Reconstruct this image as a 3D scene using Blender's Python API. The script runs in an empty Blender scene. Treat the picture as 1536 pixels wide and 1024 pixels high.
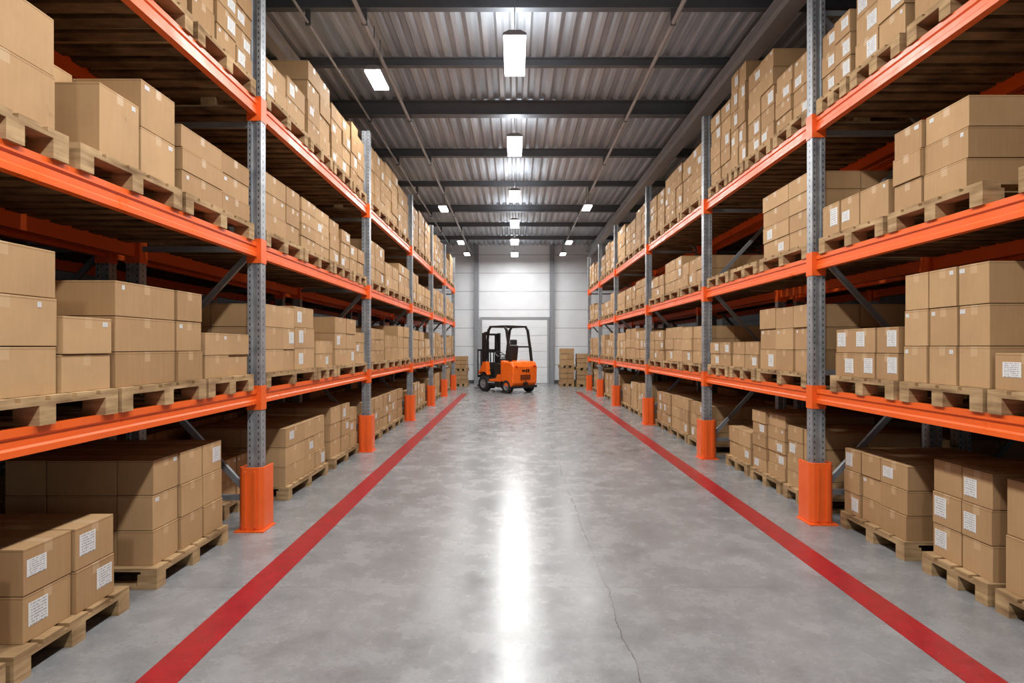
import bpy, bmesh, math, random
from mathutils import Vector, Matrix
R = random.Random(7)
sc = bpy.context.scene
COL = sc.collection

# ------------------------------------------------------------------ materials
def newmat(name, base=(.5,.5,.5), rough=.5, metal=0.0, spec=.5):
    m = bpy.data.materials.new(name); m.use_nodes = True
    b = m.node_tree.nodes['Principled BSDF']
    b.inputs['Base Color'].default_value = (*base, 1)
    b.inputs['Roughness'].default_value = rough
    b.inputs['Metallic'].default_value = metal
    b.inputs['Specular IOR Level'].default_value = spec
    return m, m.node_tree, b

def N(t, typ, **kw):
    n = t.nodes.new(typ)
    for k, v in kw.items():
        setattr(n, k, v)
    return n

def math_n(t, op, a, b=None, c=None):
    n = t.nodes.new('ShaderNodeMath'); n.operation = op
    for i, x in enumerate((a, b, c)):
        if x is None: continue
        if isinstance(x, (int, float)): n.inputs[i].default_value = x
        else: t.links.new(x, n.inputs[i])
    return n.outputs[0]

def mix_c(t, fac, a, b, mode='MIX'):
    n = t.nodes.new('ShaderNodeMix'); n.data_type = 'RGBA'; n.blend_type = mode
    for idx, x in ((0, fac), (6, a), (7, b)):
        if isinstance(x, (int, float)): n.inputs[idx].default_value = x
        elif isinstance(x, tuple): n.inputs[idx].default_value = (*x, 1)
        else: t.links.new(x, n.inputs[idx])
    return n.outputs[2]

def noise(t, scale, detail=4, vec=None, rough=.55):
    n = t.nodes.new('ShaderNodeTexNoise'); n.inputs['Scale'].default_value = scale
    n.inputs['Detail'].default_value = detail; n.inputs['Roughness'].default_value = rough
    if vec is None:
        g = t.nodes.new('ShaderNodeNewGeometry'); vec = g.outputs['Position']
    t.links.new(vec, n.inputs['Vector'])
    return n.outputs['Fac']

def ramp(t, fac, lo, hi, a=0.0, b=1.0):
    n = t.nodes.new('ShaderNodeMapRange'); n.clamp = True
    t.links.new(fac, n.inputs[0])
    n.inputs[1].default_value = lo; n.inputs[2].default_value = hi
    n.inputs[3].default_value = a; n.inputs[4].default_value = b
    return n.outputs[0]

def bump(t, b, h, strength=.2, dist=.01):
    n = t.nodes.new('ShaderNodeBump'); n.inputs['Strength'].default_value = strength
    n.inputs['Distance'].default_value = dist
    t.links.new(h, n.inputs['Height']); t.links.new(n.outputs[0], b.inputs['Normal'])

def scaled_pos(t, sx, sy, sz):
    g = t.nodes.new('ShaderNodeNewGeometry'); mp = t.nodes.new('ShaderNodeMapping')
    mp.inputs['Scale'].default_value = (sx, sy, sz)
    t.links.new(g.outputs['Position'], mp.inputs['Vector'])
    return mp.outputs[0]

# cardboard
M_CARD, t, b = newmat('cardboard', rough=.75, spec=.2)
at = N(t, 'ShaderNodeAttribute'); at.attribute_name = 'tint'
sep = N(t, 'ShaderNodeSeparateColor'); t.links.new(at.outputs['Color'], sep.inputs[0])
c1 = mix_c(t, sep.outputs[0], (.33, .192, .088), (.51, .325, .162))
n1 = noise(t, 3.0, 5); n2 = noise(t, 1.0, 3, scaled_pos(t, 60, 60, 4)); n3 = noise(t, 11, 6, rough=.7)
c2 = mix_c(t, ramp(t, n1, .35, .7, 0, .28), c1, (.23, .13, .062))
c2 = mix_c(t, ramp(t, n2, .4, .7, 0, .12), c2, (.58, .39, .22))
c2 = mix_c(t, ramp(t, n3, .66, .74, 0, .35), c2, (.16, .09, .045))
uv = N(t, 'ShaderNodeUVMap'); uv.uv_map = 'm'
sx = N(t, 'ShaderNodeSeparateXYZ'); t.links.new(uv.outputs[0], sx.inputs[0])
au = math_n(t, 'ABSOLUTE', sx.outputs[0])
tp = math_n(t, 'MULTIPLY', math_n(t, 'LESS_THAN', au, .024), math_n(t, 'GREATER_THAN', sx.outputs[1], -.055))
c3 = mix_c(t, math_n(t, 'MULTIPLY', tp, .45), c2, (.56, .40, .24))
cr = math_n(t, 'COMPARE', sx.outputs[1], -.010, .0025)
c3 = mix_c(t, math_n(t, 'MULTIPLY', cr, .45), c3, (.14, .075, .03))
t.links.new(c3, b.inputs['Base Color'])
t.links.new(ramp(t, tp, 0, 1, .75, .35), b.inputs['Roughness'])
bump(t, b, n1, .15, .01)

def wood(name, a, c, sc_=(3, 3, 30)):
    m, t, b = newmat(name, rough=.8, spec=.2)
    n1 = noise(t, 1.0, 6, scaled_pos(t, *sc_)); n2 = noise(t, 4.0, 3)
    f = ramp(t, math_n(t, 'ADD', math_n(t, 'MULTIPLY', n1, .6), math_n(t, 'MULTIPLY', n2, .4)), .35, .65)
    t.links.new(mix_c(t, f, a, c), b.inputs['Base Color']); bump(t, b, n1, .3, .01)
    return m
M_WOOD = wood('pallet_wood', (.17, .095, .042), (.52, .35, .18))
M_DECK = wood('deck_wood', (.05, .025, .012), (.24, .135, .065), (4, 12, 4))

def paint(name, col, rough=.35, wear=.1, metal=0):
    m, t, b = newmat(name, col, rough, metal)
    n = noise(t, 6.0, 6)
    d = tuple(x*.6 for x in col)
    t.links.new(mix_c(t, ramp(t, n, .5, .75, 0, wear*3), col, d), b.inputs['Base Color'])
    t.links.new(ramp(t, n, .3, .7, rough-.06, rough+.12), b.inputs['Roughness'])
    return m
M_OR = paint('orange_paint', (.82, .12, .016), .32, .08)
M_FORK_OR = paint('forklift_orange', (.90, .15, .012), .25, .02)
M_DARK = paint('dark_steel_paint', (.125, .135, .15), .5)
M_PIPE = paint('conduit_grey', (.46, .46, .46), .4)
M_BLK = paint('black_enamel', (.012, .012, .013), .35)
M_RUB = paint('rubber', (.018, .018, .018), .8)
M_SEAT = paint('seat_vinyl', (.02, .02, .022), .55)
M_GREYM = paint('grey_metal', (.30, .31, .32), .4)
M_GIRD = paint('girder_grey', (.42, .435, .455), .5)
M_COLUMN = paint('column_grey', (.24, .25, .27), .5)

M_RED, t, b = newmat('red_floor_paint', rough=.3)
n = noise(t, 9, 8, rough=.7); n_ = noise(t, 60, 4)
c = mix_c(t, ramp(t, n, .35, .65), (.36, .014, .02), (.25, .013, .016))
c = mix_c(t, math_n(t, 'MULTIPLY', ramp(t, n_, .60, .68), .35), c, (.22, .14, .13))
t.links.new(c, b.inputs['Base Color'])

M_GALV, t, b = newmat('galvanised_steel', (.33, .36, .40), .42, .5)
tc = N(t, 'ShaderNodeTexCoord'); s = N(t, 'ShaderNodeSeparateXYZ'); t.links.new(tc.outputs['Object'], s.inputs[0])
fz = math_n(t, 'FRACT', math_n(t, 'MULTIPLY', s.outputs[2], 1/.05))
hz = math_n(t, 'LESS_THAN', math_n(t, 'ABSOLUTE', math_n(t, 'SUBTRACT', fz, .5)), .2)
hx = math_n(t, 'LESS_THAN', math_n(t, 'ABSOLUTE', math_n(t, 'SUBTRACT', math_n(t, 'ABSOLUTE', s.outputs[0]), .036)), .0042)
hy = math_n(t, 'LESS_THAN', math_n(t, 'ABSOLUTE', s.outputs[1]), .005)
hole = math_n(t, 'MULTIPLY', hz, math_n(t, 'MAXIMUM', hx, hy))
nn = noise(t, 9, 4)
cg = mix_c(t, ramp(t, nn, .35, .65), (.25, .265, .285), (.38, .395, .41))
t.links.new(mix_c(t, hole, cg, (.03, .03, .034)), b.inputs['Base Color'])
M_BRACE = paint('brace_steel', (.17, .175, .185), .45)

# concrete floor
M_FLOOR, t, b = newmat('polished_concrete', rough=.3, spec=.42)
g = N(t, 'ShaderNodeNewGeometry'); s = N(t, 'ShaderNodeSeparateXYZ'); t.links.new(g.outputs['Position'], s.inputs[0])
na = noise(t, .8, 8, rough=.65); nb = noise(t, 3.2, 10, rough=.72); nc = noise(t, 45, 4, rough=.7)
f = math_n(t, 'ADD', math_n(t, 'ADD', math_n(t, 'MULTIPLY', na, .42), math_n(t, 'MULTIPLY', nb, .36)), math_n(t, 'MULTIPLY', nc, .22))
cc = mix_c(t, ramp(t, f, .36, .64), (.145, .145, .146), (.285, .286, .288))
nd = noise(t, 1.3, 8, rough=.75)
cc = mix_c(t, ramp(t, nd, .52, .76, 0, .42), cc, (.10, .09, .082))
ne = noise(t, 16, 8, rough=.75)
cc = mix_c(t, ramp(t, ne, .60, .74, 0, .30), cc, (.36, .36, .36))
nk = noise(t, 1.6, 8, rough=.65)
dx = math_n(t, 'ABSOLUTE', math_n(t, 'SUBTRACT', s.outputs[0], math_n(t, 'ADD', .485, math_n(t, 'MULTIPLY', nk, .16))))
w = math_n(t, 'MULTIPLY', noise(t, 5, 3), .0048)
ck = math_n(t, 'LESS_THAN', dx, w)
ck = math_n(t, 'MULTIPLY', ck, math_n(t, 'LESS_THAN', s.outputs[1], 10.5))
cc = mix_c(t, math_n(t, 'MULTIPLY', ck, .75), cc, (.03, .028, .025))
fy = math_n(t, 'FRACT', math_n(t, 'DIVIDE', s.outputs[1], 5.9))
jt = math_n(t, 'LESS_THAN', math_n(t, 'ABSOLUTE', math_n(t, 'SUBTRACT', fy, .6)), .0006)
cc = mix_c(t, math_n(t, 'MULTIPLY', jt, .4), cc, (.07, .07, .07))
t.links.new(cc, b.inputs['Base Color'])
t.links.new(ramp(t, nb, .3, .7, .18, .34), b.inputs['Roughness'])
bump(t, b, nb, .07, .01)

M_ROOF, t, b = newmat('corrugated_sheet', rough=.55, metal=.1)
n = noise(t, 1.0, 5, scaled_pos(t, 5, .6, 1))
t.links.new(mix_c(t, ramp(t, n, .35, .65), (.38, .41, .445), (.54, .57, .61)), b.inputs['Base Color'])
def wallmat(name, a, c, pitch, line=(.2,.2,.2)):
    m, t, b = newmat(name, rough=.6)
    g = N(t, 'ShaderNodeNewGeometry'); s = N(t, 'ShaderNodeSeparateXYZ'); t.links.new(g.outputs['Position'], s.inputs[0])
    fr = math_n(t, 'FRACT', math_n(t, 'DIVIDE', s.outputs[2], pitch))
    ln = math_n(t, 'LESS_THAN', fr, .045)
    n = noise(t, 1.5, 4)
    c0 = mix_c(t, ramp(t, n, .35, .65), a, c)
    t.links.new(mix_c(t, math_n(t, 'MULTIPLY', ln, .5), c0, line), b.inputs['Base Color'])
    return m
M_WALL = wallmat('white_wall_panels', (.72, .745, .77), (.79, .815, .84), .75)
M_SIDE = wallmat('grey_wall_panels', (.10, .10, .105), (.14, .14, .145), 1.2, (.04,.04,.04))
M_DOOR = wallmat('door_panels', (.74, .765, .79), (.79, .815, .84), .326, (.45,.45,.45))
M_TRIM = paint('grey_trim', (.30, .31, .32), .5)
M_BASEB = paint('dark_skirting', (.07, .07, .075), .6)

M_LABEL, t, b = newmat('label_paper', (.8, .8, .78), .6)
uv = N(t, 'ShaderNodeUVMap'); uv.uv_map = 'm'
s = N(t, 'ShaderNodeSeparateXYZ'); t.links.new(uv.outputs[0], s.inputs[0])
row = math_n(t, 'FRACT', math_n(t, 'MULTIPLY', s.outputs[1], 8))
rid = math_n(t, 'FLOOR', math_n(t, 'MULTIPLY', s.outputs[1], 8))
cmb = N(t, 'ShaderNodeCombineXYZ'); t.links.new(math_n(t, 'MULTIPLY', s.outputs[0], 14), cmb.inputs[0]); t.links.new(math_n(t, 'MULTIPLY', rid, 7.3), cmb.inputs[1])
ntx = noise(t, 1.0, 1, cmb.outputs[0])
ink = math_n(t, 'MULTIPLY', math_n(t, 'LESS_THAN', row, .5), math_n(t, 'GREATER_THAN', ntx, .45))
ins = math_n(t, 'LESS_THAN', math_n(t, 'ABSOLUTE', math_n(t, 'SUBTRACT', s.outputs[0], .5)), .42)
ink = math_n(t, 'MULTIPLY', ink, ins)
t.links.new(mix_c(t, math_n(t, 'MULTIPLY', ink, .62), (.66, .66, .64), (.12, .12, .13)), b.inputs['Base Color'])

def emis(name, col, st):
    m = bpy.data.materials.new(name); m.use_nodes = True
    b = m.node_tree.nodes['Principled BSDF']
    b.inputs['Base Color'].default_value = (*col, 1)
    b.inputs['Emission Color'].default_value = (*col, 1); b.inputs['Emission Strength'].default_value = st
    return m
M_LAMP = emis('lamp_diffuser', (1, .99, .98), 12)
try: M_LAMP.cycles.emission_sampling = 'NONE'
except Exception: pass
M_TAIL, _, _ = newmat('red_lens', (.5, .01, .01), .2)

# ------------------------------------------------------------------ mesh helpers
class MB:
    def __init__(s): s.v = []; s.f = []; s.m = []
    def box(s, x0, x1, y0, y1, z0, z1, m=0):
        if x0 > x1: x0, x1 = x1, x0
        i = len(s.v)
        s.v += [(x0,y0,z0),(x1,y0,z0),(x1,y1,z0),(x0,y1,z0),(x0,y0,z1),(x1,y0,z1),(x1,y1,z1),(x0,y1,z1)]
        s.f += [(i,i+3,i+2,i+1),(i+4,i+5,i+6,i+7),(i,i+1,i+5,i+4),(i+1,i+2,i+6,i+5),(i+2,i+3,i+7,i+6),(i+3,i,i+4,i+7)]
        s.m += [m]*6
        return s
    def prism(s, prof, axis, a0, a1, m=0, caps=True):
        i = len(s.v); n = len(prof)
        for a in (a0, a1):
            for p, q in prof:
                s.v.append((a,p,q) if axis == 'x' else (p,a,q) if axis == 'y' else (p,q,a))
        for k in range(n):
            j = (k+1) % n
            s.f.append((i+k, i+j, i+n+j, i+n+k)); s.m.append(m)
        if caps:
            s.f.append(tuple(range(i, i+n))); s.f.append(tuple(range(i+2*n-1, i+n-1, -1))); s.m += [m, m]
        return s
    def beam(s, p0, p1, w, h=None, m=0):
        h = h or w; p0 = Vector(p0); p1 = Vector(p1); d = (p1-p0).normalized()
        up = Vector((0,0,1)) if abs(d.z) < .95 else Vector((1,0,0))
        a = d.cross(up).normalized(); b_ = a.cross(d).normalized(); i = len(s.v)
        for p in (p0, p1):
            for u, v in ((-1,-1),(1,-1),(1,1),(-1,1)):
                s.v.append(tuple(p + a*u*w/2 + b_*v*h/2))
        for k in range(4):
            j = (k+1) % 4; s.f.append((i+k,i+j,i+4+j,i+4+k)); s.m.append(m)
        s.f += [(i,i+1,i+2,i+3),(i+7,i+6,i+5,i+4)]; s.m += [m,m]
        return s
    def cyl(s, p0, p1, r, n=12, m=0, r1=None):
        r1 = r if r1 is None else r1
        p0 = Vector(p0); p1 = Vector(p1); d = (p1-p0).normalized()
        up = Vector((0,0,1)) if abs(d.z) < .95 else Vector((1,0,0))
        a = d.cross(up).normalized(); b_ = a.cross(d).normalized(); i = len(s.v)
        for p, rr in ((p0, r), (p1, r1)):
            for k in range(n):
                an = 2*math.pi*k/n; s.v.append(tuple(p + a*math.cos(an)*rr + b_*math.sin(an)*rr))
        for k in range(n):
            j = (k+1) % n; s.f.append((i+k,i+j,i+n+j,i+n+k)); s.m.append(m)
        s.f += [tuple(range(i,i+n)), tuple(range(i+2*n-1,i+n-1,-1))]; s.m += [m,m]
        return s
    def lathe(s, prof, c=(0,0,0), n=28, m=0, closed=True, tilt=None):
        i = len(s.v); k = len(prof); c = Vector(c)
        for a in range(n):
            an = 2*math.pi*a/n
            for ax, r in prof:
                v = Vector((r*math.cos(an), ax, r*math.sin(an)))
                if tilt is not None: v = tilt @ v
                s.v.append(tuple(v + c))
        for a in range(n):
            a2 = (a+1) % n
            for q in range(k if closed else k-1):
                q2 = (q+1) % k
                s.f.append((i+a*k+q, i+a*k+q2, i+a2*k+q2, i+a2*k+q)); s.m.append(m)
        return s
    def mesh(s, name, mats, smooth=False, fix=True):
        me = bpy.data.meshes.new(name); me.from_pydata(s.v, [], s.f)
        for mm in mats: me.materials.append(mm)
        me.polygons.foreach_set('material_index', s.m)
        if fix:
            bm = bmesh.new(); bm.from_mesh(me); bmesh.ops.recalc_face_normals(bm, faces=bm.faces); bm.to_mesh(me); bm.free()
        if smooth:
            me.polygons.foreach_set('use_smooth', [True]*len(me.polygons))
        me.update(); return me
    def obj(s, name, mats, loc=(0,0,0), parent=None, smooth=False, bevel=0, segs=2, fix=True, **props):
        o = bpy.data.objects.new(name, s.mesh(name, mats, smooth, fix)); COL.objects.link(o)
        o.location = loc
        if parent: o.parent = parent
        if bevel:
            md = o.modifiers.new('bevel', 'BEVEL'); md.width = bevel; md.segments = segs; md.limit_method = 'ANGLE'; md.angle_limit = .6
        for k, v in props.items(): o[k] = v
        return o

def empty(name, loc, label, category, group=None, rz=0):
    o = bpy.data.objects.new(name, None); COL.objects.link(o); o.location = loc; o.rotation_euler = (0,0,rz)
    o.empty_display_size = .2; o['label'] = label; o['category'] = category
    if group: o['group'] = group
    return o
def dup(o, parent=None, loc=None):
    c = o.copy(); COL.objects.link(c)
    if parent: c.parent = parent
    if loc is not None: c.location = loc
    return c

# ------------------------------------------------------------------ room shell
H = 5.65; YB = 23.2; XS = 8.5; YF = -6.0
def struct(mb, name, mats, **k):
    o = mb.obj(name, mats, **k); o['kind'] = 'structure'; return o
struct(MB().box(-XS-.2, XS+.2, YF-.2, YB+.2, -.15, 0), 'floor', [M_FLOOR])
struct(MB().box(-XS-.2, XS+.2, YB, YB+.2, 0, H+.1), 'wall_back', [M_WALL])
struct(MB().box(-XS-.2, XS+.2, YF-.2, YF, 0, H+.1), 'wall_front', [M_WALL])
struct(MB().box(-XS-.2, -XS, YF, YB, 0, H+.1), 'wall_left', [M_SIDE])
struct(MB().box(XS, XS+.2, YF, YB, 0, H+.1), 'wall_right', [M_SIDE])
mb = MB(); pitch = .19; x = -XS-.19; prof = []
while x < XS+.2:
    prof += [(x, H+.06), (x+.06, H+.06), (x+.095, H), (x+.155, H)]
    x += pitch
n = len(prof)
for y in (YF-.2, YB+.2):
    for p, q in prof: mb.v.append((p, y, q))
for k in range(n-1):
    mb.f.append((k, k+1, n+k+1, n+k)); mb.m.append(0)
o = mb.obj('ceiling', [M_ROOF]); o['kind'] = 'structure'
md = o.modifiers.new('thick', 'SOLIDIFY'); md.thickness = .01; md.offset = 1

def isec(w, h, t=.014):
    a = w/2; b_ = t/2
    return [(-a,0),(a,0),(a,t),(b_,t),(b_,h-t),(a,h-t),(a,h),(-a,h),(-a,h-t),(-b_,h-t),(-b_,t),(-a,t)]
tn = 1
for i, (y, w, h) in enumerate([(-3,.1,.2),(.5,.1,.2),(3.2,.1,.2),(5.0,.1,.2),(6.72,.09,.15),(8.15,.08,.12),(9.6,.16,.24),(11.9,.11,.16),(14.2,.08,.13),(16.6,.12,.2),(18.9,.08,.14),(21.2,.08,.14)]):
    m_ = MB(); m_.prism([(p+y, q+H-.005-h) for p, q in isec(w, h)], 'x', -XS, XS)
    o = struct(m_, 'trim_%d' % tn, [M_DARK]); o['label'] = 'dark grey steel roof beam spanning under corrugated sheets'; tn += 1
for x, w, h in ((-2.98, .14, .2), (3.02, .2, .22), (-6.2, .14, .2), (6.2, .14, .2)):
    m_ = MB(); m_.prism([(p+x, q+H-.25-h) for p, q in isec(w, h)], 'y', YF, YB)
    o = struct(m_, 'trim_%d' % tn, [M_GIRD]); o['label'] = 'long steel girder running under the roof beams'; tn += 1
for x in (-1.56, 1.52):
    m_ = MB(); m_.prism([(p+x, q+YB-.17) for p, q in isec(.17, .17)], 'z', 0, H-.005)
    o = struct(m_, 'trim_%d' % tn, [M_COLUMN]); o['label'] = 'grey steel wall column'; tn += 1
m_ = MB(); m_.box(-1.43,-1.33,YB-.06,YB,0,2.72).box(1.33,1.43,YB-.06,YB,0,2.72).box(-1.33,1.33,YB-.06,YB,2.62,2.72)
o = struct(m_, 'trim_%d' % tn, [M_TRIM], bevel=.006); o['label'] = 'grey door frame'; tn += 1
m_ = MB()
for k in range(4):
    m_.box(-1.33, 1.33, YB-.045, YB-.005, .01+k*.652, .01+k*.652+.64)
o = struct(m_, 'door_1', [M_DOOR], bevel=.008); o['label'] = 'white sectional loading door'
struct(MB().box(1.62, 8.4, YB-.04, YB, 0, .14), 'baseboard_back', [M_BASEB])
struct(MB().box(-8.4, -1.66, YB-.04, YB, 0, .14), 'baseboard_back.001', [M_BASEB])

def conduit(x, r=.026):
    e = empty('ceiling_conduit', (x, 8, 5.34), 'long grey metal conduit strung below the roof beams', 'pipe', 'ceiling conduits')
    MB().cyl((0, -13.8, 0), (0, 15.1, 0), r, 10).obj('tube', [M_PIPE], (0,0,0), e, smooth=True)
    h = None
    for y in (0.5, 3.2, 6.72, 9.6, 11.9, 14.2, 16.6, 18.9, 21.2):
        if h is None: h = MB().box(-.03,.03,-.012,.012,-.03,.2).obj('hanger', [M_DARK], (0, y-8, 0), e)
        else: dup(h, e, (0, y-8, 0))
conduit(-1.78); conduit(1.88); conduit(-2.45, .016)

# ------------------------------------------------------------------ lamps
lamp_parts = {}
def lamp(x, y, z=5.04, p=1.0):
    side = x != 0
    e = empty('high_bay_lamp', (x, y, z), 'small white led lamp hanging below grey ceiling conduit' if side else 'bright white rectangular led lamp hanging over the aisle', 'lamp', 'hanging warehouse lamps')
    top = H-z
    hl = .27 if side else .47; hw = .105 if side else .135
    if side not in lamp_parts:
        hs = MB().prism([(-hw,.0),(hw,.0),(hw,.025),(hw/2,.06),(-hw/2,.06),(-hw,.025)], 'y', -hl, hl).obj('housing', [M_GREYM], (0,0,0), e, bevel=.006)
        df = MB().box(-hw+.008,hw-.008,-hl+.01,hl-.01,-.03,-.001).obj('diffuser', [M_LAMP], (0,0,0), e, bevel=.004)
        cy_ = hl*.6
        cb = MB().cyl((0,-cy_,.055),(0,-cy_,top),.006,8).obj('cable', [M_DARK], (0,0,0), e)
        lamp_parts[side] = (hs, df, cb)
        dup(cb, e, (0,2*cy_,0))
    else:
        hs, df, cb = lamp_parts[side]
        dup(hs, e); dup(df, e); dup(cb, e); dup(cb, e, (0,1.2*hl,0))
    L = bpy.data.lights.new('lamp_light', 'AREA'); L.shape = 'RECTANGLE'; L.size = hw*2-.04; L.size_y = hl*2-.06; L.energy = p; L.color = (1, .992, .98)
    lo = bpy.data.objects.new('lamp_light', L); COL.objects.link(lo); lo.parent = e; lo.location = (0,0,-.04)
    if not side:
        L = bpy.data.lights.new('up_light', 'AREA'); L.shape = 'RECTANGLE'; L.size = .1; L.size_y = .8; L.energy = p*.12; L.color = (.95, .98, 1)
        lo = bpy.data.objects.new('up_light', L); COL.objects.link(lo); lo.parent = e; lo.location = (0,0,.075); lo.rotation_euler = (math.pi, 0, 0)
    return e
K = 1.95
for y, p in ((-3.0,90), (.6,85), (3.8,68), (6.9,58), (10.0,57), (13.3,56), (16.3,50), (19.1,44), (21.7,30)): lamp(0, y, p=p*K)
lamp(-1.82, 7.5, p=15*K)
for y, p in ((14.5,18), (19.2,14), (21.6,7)): lamp(-1.82, y, p=p*K)
for y, p in ((14.4,18), (19.2,14), (21.6,7)): lamp(1.84, y, p=p*K)

# ------------------------------------------------------------------ racks
XL, XR = 2.145, 2.60
YL = [1.25, 4.71, 8.2, 11.6, 14.5, 17.2, 19.8]
YR = [1.35, 4.89, 7.67, 11.0, 14.5, 17.2, 19.7]
LEV = {-1: [1.09, 2.30, 3.47], 1: [1.08, 2.22, 3.40]}
def post_mesh():
    prof = [(-.055,-.045),(-.022,-.045),(-.016,-.032),(.016,-.032),(.022,-.045),(.055,-.045),(.055,.045),(.022,.045),(.016,.032),(-.016,.032),(-.022,.045),(-.055,.045)]
    return MB().prism(prof, 'z', 0, 4.6).mesh('upright_post', [M_GALV])
PM = post_mesh()
BASEP = MB().box(-.08,.08,-.075,.075,0,.01).cyl((.065,0,.01),(.065,0,.025),.012,6).cyl((-.065,0,.01),(-.065,0,.025),.012,6).mesh('base_plate', [M_GALV])
BH = MB().beam((.05,0,0),(.95,0,0),.03,.045).mesh('cross_brace', [M_BRACE])
BD = MB().beam((.05,0,0),(.95,0,.98),.03,.045).mesh('diagonal_brace', [M_BRACE])
CONN = MB().prism([(-.060,-.050),(.060,-.050),(.060,.050),(-.060,.050)], 'z', -.10, .10).mesh('beam_connector', [M_OR])
def add(name, me, loc, parent, rz=0):
    o = bpy.data.objects.new(name, me); COL.objects.link(o); o.location = loc; o.parent = parent; o.rotation_euler = (0,0,rz)
    return o
def rack(s, X, ys, levels, label):
    e = empty('pallet_rack', (s*X, ys[0], 0), label, 'storage rack', 'warehouse pallet racks')
    for y in ys:
        yy = y-ys[0]
        for dx_ in (0, 1.0):
            add('upright_post', PM, (s*dx_, yy, .01), e)
            add('base_plate', BASEP, (s*dx_, yy, 0), e)
        rz = 0 if s > 0 else math.pi
        for k, z in enumerate((.25, 1.28, 2.31, 3.34, 4.37)):
            add('cross_brace', BH, (0, yy, z), e, rz)
            if k < 4: add('diagonal_brace', BD, (0, yy, z+.02), e, rz) if k % 2 == 0 else add('diagonal_brace', BD, (s*1.0, yy, z+.02), e, rz+math.pi)
    for a, b_ in zip(ys[:-1], ys[1:]):
        L = (b_-a) - .104
        for si, dx_ in ((-1, 0), (1, 1.0)):
            q = si*s
            prof = [(0,-.06),(q*.026,-.06),(q*.026,-.03),(q*.016,-.02),(q*.016,.016),(q*.026,.026),(q*.026,.06),(-q*.026,.06),(-q*.026,-.06)]
            me = MB().prism(prof, 'y', 0, L).mesh('load_beam', [M_OR])
            for z in levels:
                add('load_beam', me, (s*dx_ , a-ys[0]+.052, z), e)
        mb = MB(); y = .03
        while y < L-.12:
            w_ = .085+R.random()*.03
            mb.box(s*.03, s*.97, y, y+w_, .035+R.random()*.004, .06); y += w_ + .04+R.random()*.04
        me = mb.mesh('deck_boards', [M_DECK])
        for z in levels: add('deck_boards', me, (0, a-ys[0]+.052, z), e)
    for y in ys:
        for z in levels:
            for dx_ in (0, 1.0): add('beam_connector', CONN, (s*dx_, y-ys[0], z-.01), e)
    return e
rack(-1, XL, YL, LEV[-1], 'orange and galvanised steel pallet rack loaded with cartons')
rack(1, XR, YR, LEV[1], 'orange and galvanised steel pallet rack loaded with cartons')
rack(-1, XL+1.25, YL, LEV[-1], 'orange steel pallet rack standing back to back in shadow')
rack(1, XR+1.25, YR, LEV[1], 'orange steel pallet rack standing back to back in shadow')

G = None
for s, X, ys in ((-1, XL+.0, YL[1:]), (1, XR-.005, YR[1:])):
    for y in ys:
        w, d, hgt, t_ = .10, .105, .52, .012
        prof = [(-w,d),(-w,-d+.03),(-w+.03,-d),(w-.03,-d),(w,-d+.03),(w,d),(w-t_,d),(w-t_,-d+.035),(w-.035,-d+t_),(-w+.035,-d+t_),(-w+t_,-d+.035),(-w+t_,d)]
        e = empty('column_guard', (s*X, y-.01, 0), 'bright orange steel column guard bolted round rack post', 'post guard', 'rack column guards')
        if G is None:
            a = MB().prism(prof, 'z', .012, hgt).obj('shell', [M_OR], (0,0,0), e, bevel=.004)
            m1 = MB().box(-.05, -.03, -d-.012, -d+.002, .03, hgt-.03).obj('stiffening_rib', [M_OR], (0,0,0), e, bevel=.003)
            m2 = MB().box(.03, .05, -d-.012, -d+.002, .03, hgt-.03).obj('stiffening_rib', [M_OR], (0,0,0), e, bevel=.003)
            c = MB().prism([(-w-.02,d),(-w-.02,-d-.03),(w+.02,-d-.03),(w+.02,d),(w-.03,d),(w-.03,-d+.03),(-w+.03,-d+.03),(-w+.03,d)], 'z', 0, .012).obj('foot_plate', [M_OR], (0,0,0), e)
            G = (a, m1, m2, c)
        else:
            for q in G: dup(q, e)

# ------------------------------------------------------------------ pallets + cartons
PH = .13
pal_cache = {}
def pallet_geo(mb, x0, x1, y0, y1, z):
    L = y1-y0
    for yy in (y0, (y0+y1)/2-.045, y1-.09):
        mb.box(x0, x1, yy, yy+.09, z, z+.018)
        for xx in (x0, (x0+x1)/2-.06, x1-.12):
            mb.box(xx, xx+.12, yy, yy+.09, z+.018, z+.09)
    for xx in (x0, (x0+x1)/2-.05, x1-.1):
        mb.box(xx, xx+.1, y0, y1, z+.09, z+.109)
    n = max(4, int(L/.145)); gap = .03; w = (L-gap*(n-1))/n
    for k in range(n):
        a = y0+k*(w+gap)
        mb.box(x0, x1, a, a+w, z+.109, z+PH)
pal_n = 0
def pallet(x0, x1, y0, y1, z, label='rough wooden shipping pallet carrying stacked cartons'):
    global pal_n
    L = round(y1-y0, 2); D = round(x1-x0, 2)
    if (L, D) not in pal_cache:
        mb = MB(); pallet_geo(mb, -D/2, D/2, -L/2, L/2, 0)
        pal_cache[(L, D)] = mb.mesh('pallet', [M_WOOD], fix=False)
    o = bpy.data.objects.new('pallet', pal_cache[(L, D)]); COL.objects.link(o)
    o.location = ((x0+x1)/2, (y0+y1)/2, z); pal_n += 1
    if R.random() < .5: o.rotation_euler = (0,0,math.pi)
    o['label'] = label; o['category'] = 'pallet'; o['group'] = 'wooden pallets under cartons'
    return o

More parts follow.
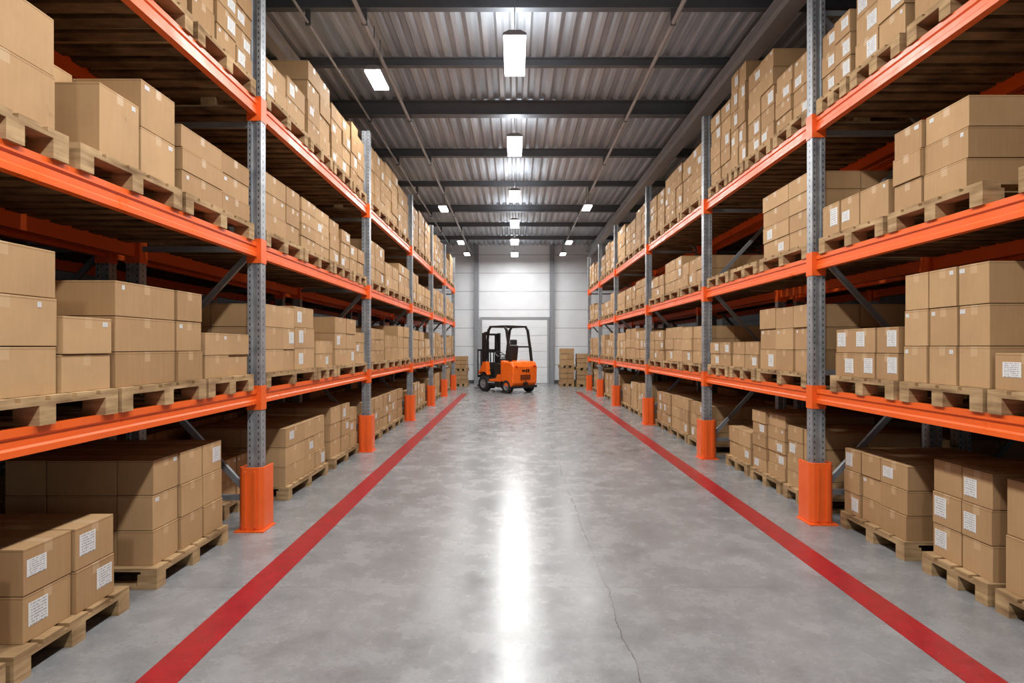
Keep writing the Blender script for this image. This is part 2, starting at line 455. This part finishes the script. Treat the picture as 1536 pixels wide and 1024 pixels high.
CART = []
rear_pal = MB()
def stack(s, X, z, cols, prange=None, splits=(0, .46, .94), rear=False, lab=.22, depth=1.0, force=None, pal=True, gap=.0035):
    y0 = min(c[0] for c in cols); y1 = max(c[1] for c in cols)
    if prange: y0, y1 = prange
    xa, xb = sorted((s*(X-.02), s*(X-.02+depth)))
    if pal:
        if rear: pallet_geo(rear_pal, xa, xb, y0, y1, z)
        else: pallet(xa, xb, y0, y1, z)
        base = z+PH
    else: base = z
    tint0 = R.random()
    for c in cols:
        rows, top = c[2], c[3]
        h = (top-base)/rows
        jit = R.random()*.025
        for k in range(len(splits)-1):
            tp, rw, hh = top, rows, h
            if k > 0 and len(c) > 4:
                tp = c[4]; rw = max(1, round((tp-base)/h)); hh = (tp-base)/rw
            for r in range(rw):
                j = (R.random()*.016 if k == 0 else 0)
                a = X+splits[k]+(jit+j if k == 0 else .003); b_ = X+splits[k+1]-.003
                xs = sorted((s*a, s*b_))
                lb = (R.random() < lab) if force is None else force
                e1 = R.random()*.005
                CART.append((xs[0], xs[1], c[0]+.003+e1, c[1]-.003, base+r*hh+(.0005), base+(r+1)*hh-gap, s, (k == 0) and not rear, lb, min(1, max(0, tint0*.5+R.random()*.5)), rear, k))

XF = 2.23
stack(-1, XF, 0, [(1.55,1.98,2,.58),(1.99,2.42,2,.58)], (1.5,2.46))
stack(-1, XF, 0, [(2.60,2.89,2,.57),(2.895,3.176,2,.57)], (2.50,3.25), lab=1)
stack(-1, XF, 0, [(3.54,3.81,3,.79),(3.815,4.08,3,.79),(4.085,4.35,3,.79)], (3.50,4.37), splits=(0,.26,.70,.96), lab=.1)
stack(-1, XF+.3, 0, [(4.92,5.2,2,.50),(5.2,5.44,2,.50)], (4.9,5.46), splits=(0,.35,.66), depth=.7)
stack(-1, XF, 0, [(5.54,6.05,3,.70),(6.06,6.37,3,.70),(6.38,6.72,3,.70)], lab=.5)
stack(-1, XF, 0, [(6.95,7.35,3,.75),(7.36,7.7,3,.75),(7.71,8.04,3,.66)])
X1 = 2.12; b1 = 1.15
stack(-1, X1, b1, [(1.45,2.05,3,1.9)], (1.4,2.08))
stack(-1, X1, b1, [(2.11,2.66,3,1.95),(2.67,3.0,2,1.65)], (2.10,3.0), lab=0)
stack(-1, X1, b1, [(3.03,3.57,3,1.86),(3.575,3.86,3,1.86)], lab=.1)
stack(-1, X1, b1, [(3.89,4.22,2,1.60,1.84),(4.225,4.56,2,1.60,1.84)], lab=.1)
stack(-1, X1, b1, [(4.80,5.21,3,1.87),(5.215,5.49,3,1.87),(5.495,6.03,3,1.90)], lab=.2)
stack(-1, X1, b1, [(6.06,6.38,2,1.57,1.84),(6.385,6.69,2,1.57,1.84)])
stack(-1, X1, b1, [(6.73,7.18,3,1.86),(7.185,7.6,3,1.86),(7.605,8.07,3,1.70)])
b2 = 2.36
stack(-1, X1, b2, [(1.45,2.0,2,3.0)], (1.4,2.05))
stack(-1, X1, b2, [(2.12,2.65,2,3.03)], (2.1,2.67), lab=0)
stack(-1, X1, b2, [(2.92,3.235,1,2.87,3.05),(3.24,3.57,2,3.04)], (2.74,3.58), splits=(0,.4,.9), lab=.3)
stack(-1, X1, b2, [(3.62,4.13,3,2.93),(4.135,4.57,3,2.93)], lab=.15)
stack(-1, X1, b2, [(4.80,5.3,3,3.01),(5.305,5.63,3,3.01)], lab=.2)
stack(-1, X1, b2, [(5.68,6.1,4,3.01),(6.105,6.55,4,3.01)])
stack(-1, X1, b2, [(6.60,6.95,3,3.0),(6.955,7.32,3,2.95)])
stack(-1, X1, b2, [(7.39,7.72,2,2.84),(7.725,8.05,2,2.84)])
b3 = 3.53
stack(-1, X1, b3, [(2.0,2.4,4,4.4),(2.4,2.78,4,4.4)])
stack(-1, X1, b3, [(2.84,3.28,4,4.5),(3.29,3.7,4,4.5)])
stack(-1, X1, b3, [(3.76,4.05,4,4.5),(4.055,4.34,5,4.5),(4.345,4.6,4,4.3)], lab=.6)
stack(-1, X1, b3, [(4.80,5.3,2,4.0,4.2),(5.305,5.76,2,4.05,4.2)], lab=.5)
stack(-1, X1, b3, [(5.84,6.2,4,4.46),(6.205,6.55,4,4.46)], lab=.4)
stack(-1, X1, b3, [(6.60,7.0,4,4.35),(7.005,7.33,4,4.35)], lab=.4)
stack(-1, X1, b3, [(7.40,7.7,4,4.45),(7.705,8.05,4,4.38)], lab=.4)
XG = 2.72
stack(1, XG+.03, 0, [(3.99,4.08+.21,3,.66),(4.295,4.53,3,.66),(4.535,4.75,3,.66)], (3.97,4.75), lab=.5)
stack(1, XG+.03, 0, [(3.29,3.52,3,.76),(3.525,3.77,3,.76)], (3.27,3.80), lab=.5)
stack(1, XG+.03, 0, [(2.25,2.7,2,.76),(2.705,3.2,2,.76)], (2.22,3.22))
stack(1, XG, 0, [(5.10,5.4,4,.72),(5.405,5.70,4,.72)], lab=.4)
stack(1, XG, 0, [(5.76,6.15,5,.79),(6.155,6.5,5,.79)], lab=.4)
stack(1, XG, 0, [(6.58,6.95,2,.50),(6.955,7.25,2,.50)], lab=.3)
X2 = 2.58; c1_ = 1.14
stack(1, X2, c1_, [(2.3,2.68,1,1.47),(2.685,3.06,1,1.47)], (2.2,3.07), lab=1)
stack(1, X2, c1_, [(3.10,3.32,3,1.975),(3.325,3.55,3,1.975),(3.555,3.77,3,1.975)], lab=0)
stack(1, X2, c1_, [(3.83,4.07,2,1.64),(4.075,4.32,2,1.64),(4.325,4.6,2,1.64)], lab=.8)
stack(1, X2, c1_, [(4.98,5.27,3,1.88),(5.275,5.63,3,1.88),(5.635,6.0,3,1.89)], lab=.15)
stack(1, X2, c1_, [(6.05,6.4,2,1.56,1.7),(6.405,6.75,2,1.56,1.7)], lab=.5)
stack(1, X2, c1_, [(6.82,7.18,2,1.56),(7.185,7.52,2,1.56)], lab=.5)
c2_ = 2.28
stack(1, X2, c2_, [(2.2,2.86,1,2.62)], (2.1,2.88))
stack(1, X2, c2_, [(3.26,3.61,3,2.955),(3.615,3.88,3,2.955)], (3.10,3.89), lab=0)
stack(1, X2, c2_, [(3.94,4.27,1,2.67,2.8),(4.275,4.52,1,2.67,2.8),(4.525,4.77,1,2.67,2.8)], lab=.3)
stack(1, X2, c2_, [(4.97,5.37,4,3.05),(5.375,5.93,4,3.05)], lab=.1)
pallet(2.56, 3.56, 6.0, 6.72, c2_, 'empty wooden pallet lying on rack beams')
pallet(2.56, 3.56, 6.8, 7.55, c2_, 'empty wooden pallet lying on rack beams')
c3_ = 3.46
stack(1, X2, c3_, [(2.3,2.65,4,4.3),(2.66,3.0,4,4.3)])
stack(1, X2, c3_, [(3.05,3.38,4,4.3),(3.385,3.7,4,4.3)])
stack(1, X2, c3_, [(3.77,4.05,4,4.4),(4.055,4.33,4,4.4)], lab=.6)
stack(1, X2, c3_, [(4.38,4.6,3,4.12),(4.605,4.81,3,4.12)], lab=.6)
stack(1, X2, c3_, [(4.97,5.3,4,4.15,4.3),(5.305,5.62,4,4.15,4.3)], lab=.5)
stack(1, X2, c3_, [(5.68,5.98,5,4.5),(5.985,6.3,5,4.5)], lab=.5)
stack(1, X2, c3_, [(6.36,6.56,5,4.72),(6.565,6.78,5,4.72)], lab=.5)
stack(1, X2, c3_, [(6.84,7.15,5,4.5),(7.155,7.5,5,4.5)], lab=.5)

def fill(s, X, y0, y1, z, hh, rows, rear=False, npal=None, lab=.22):
    a = y0+.12; b_ = y1-.12; n = npal or max(2, round((b_-a)/.95)); w = (b_-a)/n
    for k in range(n):
        ya = a+k*w+.015; yb = a+(k+1)*w-.025-R.random()*.04
        r = rows; t_ = hh*(1+R.uniform(-.12, .10))
        if R.random() < .2 and rows > 2: r = rows-1; t_ = hh*.75
        m = R.choice((2,2,3)); cs = []
        for q in range(m):
            cs.append((ya+(yb-ya)*q/m, ya+(yb-ya)*(q+1)/m, r, z+PH+t_))
        stack(s, X, z, cs, (ya, yb), rear=rear, lab=lab)
for s, X, ys in ((-1, X1, YL), (1, X2, YR)):
    lv = [l+.06 for l in LEV[s]]
    for i in range(2, len(ys)-1):
        fill(s, X+(.12 if s > 0 else .11), ys[i]+.06, ys[i+1]-.06, 0, .60, 3)
        fill(s, X, ys[i], ys[i+1], lv[0], .56 if s < 0 else .58, 3)
        fill(s, X, ys[i], ys[i+1], lv[1], .56 if s < 0 else .48, 3)
        fill(s, X, ys[i], ys[i+1], lv[2], .85 if s < 0 else .75, 5, lab=.35)
    for i in range(0, len(ys)-1):
        for z, h_ in ((0, .6), (lv[0], .5), (lv[1], .5), (lv[2], .7)):
            if i == 0 and z == 0: h_ = .45
            fill(s, X+1.27, ys[i], ys[i+1], z, h_, 3, rear=True, lab=0)
# loads standing by the end wall, two pallet loads high
def tower(s, X, ya, yb, depth, h1, h2, n):
    sp = tuple(depth*.96*i/n for i in range(n+1)); ym = (ya+yb)/2
    stack(s, X, 0, [(ya,ym-.003,3,h1),(ym+.003,yb,3,h1)], depth=depth, splits=sp, lab=.3, gap=.012)
    stack(s, X, h1-.012+.0005, [(ya,ym-.003,3,h2),(ym+.003,yb,3,h2)], depth=depth, splits=sp, lab=.3, gap=.012)
tower(1, 1.72, 21.3, 22.2, .54, .70, 1.45, 2)
tower(1, 2.32, 21.0, 21.9, .60, .62, 1.25, 2)
tower(1, 2.98, 21.2, 22.1, .8, .72, 1.5, 3)
tower(-1, 1.80, 21.3, 22.2, .5, .58, 1.15, 2)
tower(-1, 2.38, 21.0, 22.0, .9, .70, 1.45, 3)

o = rear_pal.obj('pallet', [M_WOOD], fix=False); o['kind'] = 'stuff'; o['label'] = 'many wooden pallets in the shadowed rear racks'; o['category'] = 'pallets'; o['group'] = 'wooden pallets in rear racks'

def carton_uv(me, cx, cy, ztop):
    uvl = me.uv_layers.new(name='m')
    for p in me.polygons:
        nrm = p.normal
        for li in p.loop_indices:
            co = me.vertices[me.loops[li].vertex_index].co
            if abs(nrm.z) > .7: uvl.data[li].uv = (co.y-cy, 0)
            elif abs(nrm.x) > .7: uvl.data[li].uv = (co.y-cy, co.z-ztop)
            else: uvl.data[li].uv = (9, co.z-ztop)

def score(c):
    if c[10] or c[2] < 1.9: return -1
    w = c[3]-c[2]; h = c[5]-c[4]
    sc_ = w*h/(c[2]**2.6)
    if not c[7]: sc_ *= .3 if c[11] == 1 else .15
    if c[4] > 4.0 and c[2] < 3.9: sc_ *= .01
    if c[2] < 2.3: sc_ *= .2
    return sc_
order = sorted(range(len(CART)), key=lambda i: -score(CART[i]))
indiv = set(i for i in order[:300] if score(CART[i]) > 0)
print('CARTONS', len(CART), 'individual', len(indiv), 'pallets', pal_n)

def label_rect(c, rr):
    x0,x1,y0,y1,z0,z1,s = c[:7]
    W = y1-y0; Hh = z1-z0
    lw = min(.11, W*.42); lh = min(rr.choice((.08,.11,.14)), Hh*.62)
    u = rr.choice((-.24, -.2, .22))*W; v = z0+Hh*rr.choice((.45,.5,.56))
    yc = (y0+y1)/2+u
    return yc-lw/2, yc+lw/2, v-lh/2, v+lh/2
rr = random.Random(3)
BV=[];BF=[];BM=[];BT=[];BU=[]
for i, c in enumerate(CART):
    x0,x1,y0,y1,z0,z1,s,front,lb,tint,rear,k = c
    if i in indiv:
        cx, cy = (x0+x1)/2, (y0+y1)/2
        mb = MB().box(x0-cx, x1-cx, y0-cy, y1-cy, 0, z1-z0)
        me = mb.mesh('carton', [M_CARD], fix=False)
        bm = bmesh.new(); bm.from_mesh(me)
        bmesh.ops.bevel(bm, geom=list(bm.edges), offset=.003, segments=2, profile=.6, affect='EDGES')
        bm.to_mesh(me); bm.free()
        carton_uv(me, 0, 0, z1-z0)
        ca = me.color_attributes.new('tint', 'FLOAT_COLOR', 'CORNER')
        ca.data.foreach_set('color', [tint, tint, tint, 1.0]*len(me.loops))
        o = bpy.data.objects.new('carton', me); COL.objects.link(o); o.location = (cx, cy, z0)
        has = lb and k == 0
        o['label'] = 'brown cardboard carton with white shipping label on pallet' if has else 'plain brown cardboard carton stacked on wooden pallet'
        o['category'] = 'cardboard box'; o['group'] = 'cardboard cartons on pallets'
        if k == 0 and (has or rr.random() < .45):
            ya, yb, za, zb = label_rect(c, rr)
            xf = (x1 if s < 0 else x0)
            rects = []
            if has: rects.append((ya, yb, za, zb))
            else:
                w_ = .02+rr.random()*.02; yy = y0+(y1-y0)*rr.choice((.1,.8)); rects.append((yy, yy+w_, z1-.045, z1-.02))
            for ya, yb, za, zb in rects:
                xo = xf-cx; d = -s*.0015
                lm = MB(); q = xo+d
                P = [(q,ya-cy,za-z0),(q,yb-cy,za-z0),(q,yb-cy,zb-z0),(q,ya-cy,zb-z0)]
                P2 = [(xo-d*.3,a_,b__) for _,a_,b__ in P]
                lm.v = P+P2
                lm.f = [(0,1,2,3),(7,6,5,4),(0,4,5,1),(1,5,6,2),(2,6,7,3),(3,7,4,0)]; lm.m = [0]*6
                ml = lm.mesh('shipping_label', [M_LABEL])
                uvl = ml.uv_layers.new(name='m')
                for l in ml.loops:
                    vc = ml.vertices[l.vertex_index].co
                    uvl.data[l.index].uv = ((vc.y+cy-ya)/(yb-ya), (vc.z+z0-za)/(zb-za))
                lo = bpy.data.objects.new('shipping_label' if has else 'sticker', ml); COL.objects.link(lo); lo.parent = o
                lo['label'] = 'white printed paper label' if has else 'small white sticker'
    else:
        j = len(BV)
        BV += [(x0,y0,z0),(x1,y0,z0),(x1,y1,z0),(x0,y1,z0),(x0,y0,z1),(x1,y0,z1),(x1,y1,z1),(x0,y1,z1)]
        fs = [(j,j+3,j+2,j+1),(j+4,j+5,j+6,j+7),(j,j+1,j+5,j+4),(j+1,j+2,j+6,j+5),(j+2,j+3,j+7,j+6),(j+3,j,j+4,j+7)]
        kinds = 'zzyxyx'
        cy = (y0+y1)/2
        for f_, kd in zip(fs, kinds):
            BF.append(f_); BM.append(0)
            for vi in f_:
                co = BV[vi]; BT.append(tint)
                BU.append((co[1]-cy, 0) if kd == 'z' else (co[1]-cy, co[2]-z1) if kd == 'x' else (9, co[2]-z1))
        if front and lb:
            ya, yb, za, zb = label_rect(c, rr); xf = (x1+.0015 if s < 0 else x0-.0015); j = len(BV)
            BV += [(xf,ya,za),(xf,yb,za),(xf,yb,zb),(xf,ya,zb)]
            f_ = (j,j+1,j+2,j+3) if s < 0 else (j+3,j+2,j+1,j)
            BF.append(f_); BM.append(1)
            uvm = {j:(0,0), j+1:(1,0), j+2:(1,1), j+3:(0,1)}
            for vi in f_: BT.append(.5); BU.append(uvm[vi])
me = bpy.data.meshes.new('carton'); me.from_pydata(BV, [], BF)
me.materials.append(M_CARD); me.materials.append(M_LABEL); me.polygons.foreach_set('material_index', BM)
uvl = me.uv_layers.new(name='m'); uvl.data.foreach_set('uv', [a for u in BU for a in u])
ca = me.color_attributes.new('tint', 'FLOAT_COLOR', 'CORNER'); ca.data.foreach_set('color', [a for t_ in BT for a in (t_, t_, t_, 1.0)])
me.update()
o = bpy.data.objects.new('carton', me); COL.objects.link(o); o['kind'] = 'stuff'; o['label'] = 'many brown cardboard cartons stacked along the racks'; o['category'] = 'cardboard boxes'; o['group'] = 'cardboard cartons on pallets'

for x, y1_, w_ in ((-1.60, 18.2, .19), (2.11, 18.9, .19)):
    o = MB().box(x-w_/2, x+w_/2, -2, y1_, .0003, .0025).obj('painted_floor_line', [M_RED])
    o['label'] = 'worn red line painted on the concrete floor'; o['category'] = 'floor marking'; o['group'] = 'painted aisle lines'

# ------------------------------------------------------------------ forklift
F = empty('forklift', (-.28, 19.05, 0), 'orange and black counterbalance forklift parked across the aisle', 'forklift', None, math.radians(132))
MB().prism([(-.84,.20),(-.93,.34),(-.95,.86),(-.86,1.02),(-.30,1.06),(-.30,.36),(-.42,.36),(-.48,.20)], 'y', -.54, .54).obj('counterweight', [M_FORK_OR], (0,0,0), F, bevel=.07, segs=4)
MB().prism([(-.31,.20),(-.31,.95),(-.05,.95),(0,.80),(.02,.46),(.36,.46),(.42,.62),(.60,.66),(.66,.30),(.5,.2)], 'y', -.5, .5).obj('chassis', [M_BLK], (0,0,0), F, bevel=.02)
MB().prism([(.34,.40),(.36,.72),(.44,.98),(.58,.98),(.66,.60),(.66,.40)], 'y', -.47, .47).obj('front_cowl', [M_BLK], (0,0,0), F, bevel=.02)
for s in (1, -1):
    MB().prism([(-.32,.36),(-.32,.60),(-.14,.60),(-.04,.46),(.30,.42),(.30,.36)], 'y', s*.5, s*.515).obj('side_panel', [M_FORK_OR], (0,0,0), F, bevel=.006)
    MB().prism([(.34,.56),(.40,1.0),(.56,1.0),(.74,.72),(.84,.60),(.80,.58),(.70,.66),(.44,.66)], 'y', s*.40, s*.56).obj('fender', [M_FORK_OR], (0,0,0), F, bevel=.01)
    MB().box(.02,.32,min(s*.38,s*.55),max(s*.38,s*.55),.30,.34).obj('step', [M_GREYM], (0,0,0), F, bevel=.005)
def wheel(x, y, r, w):
    pr = [(-w/2, r*.55), (-w/2, r*.9), (-w/2+.02, r), (-.012, r), (-.008, r-.012), (.008, r-.012), (.012, r), (w/2-.02, r), (w/2, r*.9), (w/2, r*.55)]
    o = MB().lathe(pr, n=32).obj('wheel', [M_RUB], (x, y, r+.001), F)
    MB().lathe([(-w/2+.03,.0001),(-w/2+.03,r*.56),(-w/2+.005,r*.56),(w/2-.005,r*.56),(w/2-.03,r*.45),(w/2-.03,r*.2),(w/2+.005,r*.17),(w/2+.005,.0001)], n=24, closed=False).obj('hub', [M_COLUMN], (0,0,0), o, label='grey steel wheel hub')
    if y < 0: o.rotation_euler = (0,0,math.pi)
for s in (1, -1):
    wheel(.56, s*.46, .27, .19); wheel(-.60, s*.46, .22, .17)
MB().box(-.30,.12,-.24,.24,.95,1.09).obj('seat', [M_SEAT], (0,0,0), F, bevel=.04, segs=3)
MB().prism([(-.32,1.05),(-.20,1.05),(-.28,1.55),(-.38,1.55)], 'y', -.23, .23).obj('seat_backrest', [M_SEAT], (0,0,0), F, bevel=.04, segs=3)
MB().box(-.41,-.31,-.13,.13,1.56,1.74).obj('headrest', [M_SEAT], (0,0,0), F, bevel=.03, segs=3)
MB().cyl((.46,.05,.95),(.28,.05,1.22),.03).obj('steering_column', [M_BLK], (0,0,0), F)
tilt = Matrix.Rotation(math.radians(-33), 3, 'Y') @ Matrix.Rotation(math.radians(90), 3, 'X')
MB().lathe([(.016*math.cos(a), .18+.016*math.sin(a)) for a in [k*math.pi/4 for k in range(8)]], (.27,.05,1.24), 24, tilt=tilt).beam((.20,.05,1.185),(.34,.05,1.29),.02).beam((.27,-.1,1.235),(.27,.2,1.235),.02).obj('steering_wheel', [M_BLK], (0,0,0), F)
MB().box(.40,.52,-.35,-.12,.97,1.10).cyl((.44,-.2,1.05),(.38,-.2,1.25),.01).cyl((.44,-.27,1.05),(.38,-.27,1.25),.01).obj('control_levers', [M_BLK], (0,0,0), F)
g_ = MB()
for s in (1, -1):
    y = s*.47
    g_.beam((.60,y,.62),(.54,y,1.1),.08,.07).beam((.54,y,1.08),(.36,y,2.08),.075,.065).beam((.37,y,2.05),(.26,y,2.17),.07,.06)
    g_.beam((-.74,y,.96),(-.66,y,1.5),.08,.07).beam((-.66,y,1.48),(-.54,y,2.07),.075,.065).beam((-.55,y,2.04),(-.44,y,2.17),.07,.06)
    g_.beam((-.46,y,2.17),(.28,y,2.17),.075,.06)
g_.beam((.28,-.49,2.17),(.28,.49,2.17),.075,.06).beam((-.46,-.49,2.17),(-.46,.49,2.17),.075,.06)
for k in range(5): g_.beam((-.46,-.3+k*.15,2.18),(.28,-.3+k*.15,2.18),.035,.02)
g_.beam((-.66,-.47,1.5),(-.66,.47,1.5),.05)
g_.obj('overhead_guard', [M_BLK], (0,0,0), F, bevel=.008)
for s in (1, -1):
    MB().prism([(.74,s*.30),(.84,s*.30),(.84,s*.38),(.74,s*.38)], 'z', .08, 1.98).obj('mast_rail', [M_BLK], (0,0,0), F, bevel=.005)
    MB().prism([(.80,s*.22),(.88,s*.22),(.88,s*.29),(.80,s*.29)], 'z', .10, 1.93).obj('mast_rail', [M_BLK], (0,0,0), F, bevel=.005)
    MB().cyl((.72,s*.2,.2),(.72,s*.2,1.7),.035).obj('lift_cylinder', [M_BLK], (0,0,0), F)
    MB().box(.93,.97,min(s*.16,s*.28),max(s*.16,s*.28),.06,.50).prism([(.93,.05),(1.40,.06),(1.40,.075),(.97,.10),(.93,.10)], 'y', min(s*.16,s*.28), max(s*.16,s*.28)).obj('fork', [M_BLK], (0,0,0), F, label='black steel fork')
for a_ in ((.76,.86,1.90,1.96), (.76,.80,1.3,1.36), (.76,.80,.5,.56)):
    MB().box(a_[0],a_[1],-.32,.32,a_[2],a_[3]).obj('mast_crossbar', [M_BLK], (0,0,0), F)
c_ = MB().box(.89,.93,-.5,.5,.14,.22).box(.89,.93,-.5,.5,.46,.54)
for k in range(8): c_.box(.90,.925,-.5+k*.139,-.5+k*.139+.035,.5,1.40)
c_.box(.89,.93,-.5,.5,1.36,1.42)
c_.obj('fork_carriage', [M_BLK], (0,0,0), F)
for s in (1, -1):
    MB().box(-.955,-.925,s*.4-.05,s*.4+.05,.84,.89).obj('tail_light', [M_TAIL], (0,0,0), F)
    MB().cyl((.42,s*.51,1.95),(.50,s*.51,1.95),.06,16).obj('headlight', [M_BLK], (0,0,0), F)
d_ = MB()
for k in range(5): d_.box(-.952,-.925,-.22,.22,.44+k*.035,.455+k*.035)
d_.obj('vent_grille', [M_BLK], (0,0,0), F)
MB().box(-.956,-.925,-.16,-.10,.68,.78).box(-.956,-.925,-.07,-.01,.68,.78).box(-.956,-.925,.02,.15,.70,.76).obj('badge', [M_BLK], (0,0,0), F)
MB().box(-.97,-.90,-.08,.08,.28,.36).cyl((-.955,0,.25),(-.955,0,.42),.015).obj('tow_pin', [M_BLK], (0,0,0), F)
MB().box(-.95,-.86,-.52,.52,.17,.25).obj('rear_bumper', [M_BLK], (0,0,0), F, bevel=.01)

# ------------------------------------------------------------------ world, camera
w = bpy.data.worlds.new('world'); sc.world = w; w.use_nodes = True
w.node_tree.nodes['Background'].inputs[0].default_value = (.8,.85,.9,1); w.node_tree.nodes['Background'].inputs[1].default_value = .2
cam = bpy.data.cameras.new('camera'); co = bpy.data.objects.new('camera', cam); COL.objects.link(co)
co.location = (0, 0, 1.5); co.rotation_euler = (math.radians(90), 0, 0)
cam.sensor_width = 36; cam.lens = 850/1536*36; cam.shift_x = -4/1536; cam.shift_y = 8/1536; cam.clip_start = .05
sc.camera = co
sc.view_settings.view_transform = 'Standard'
sc.view_settings.exposure = 0.0
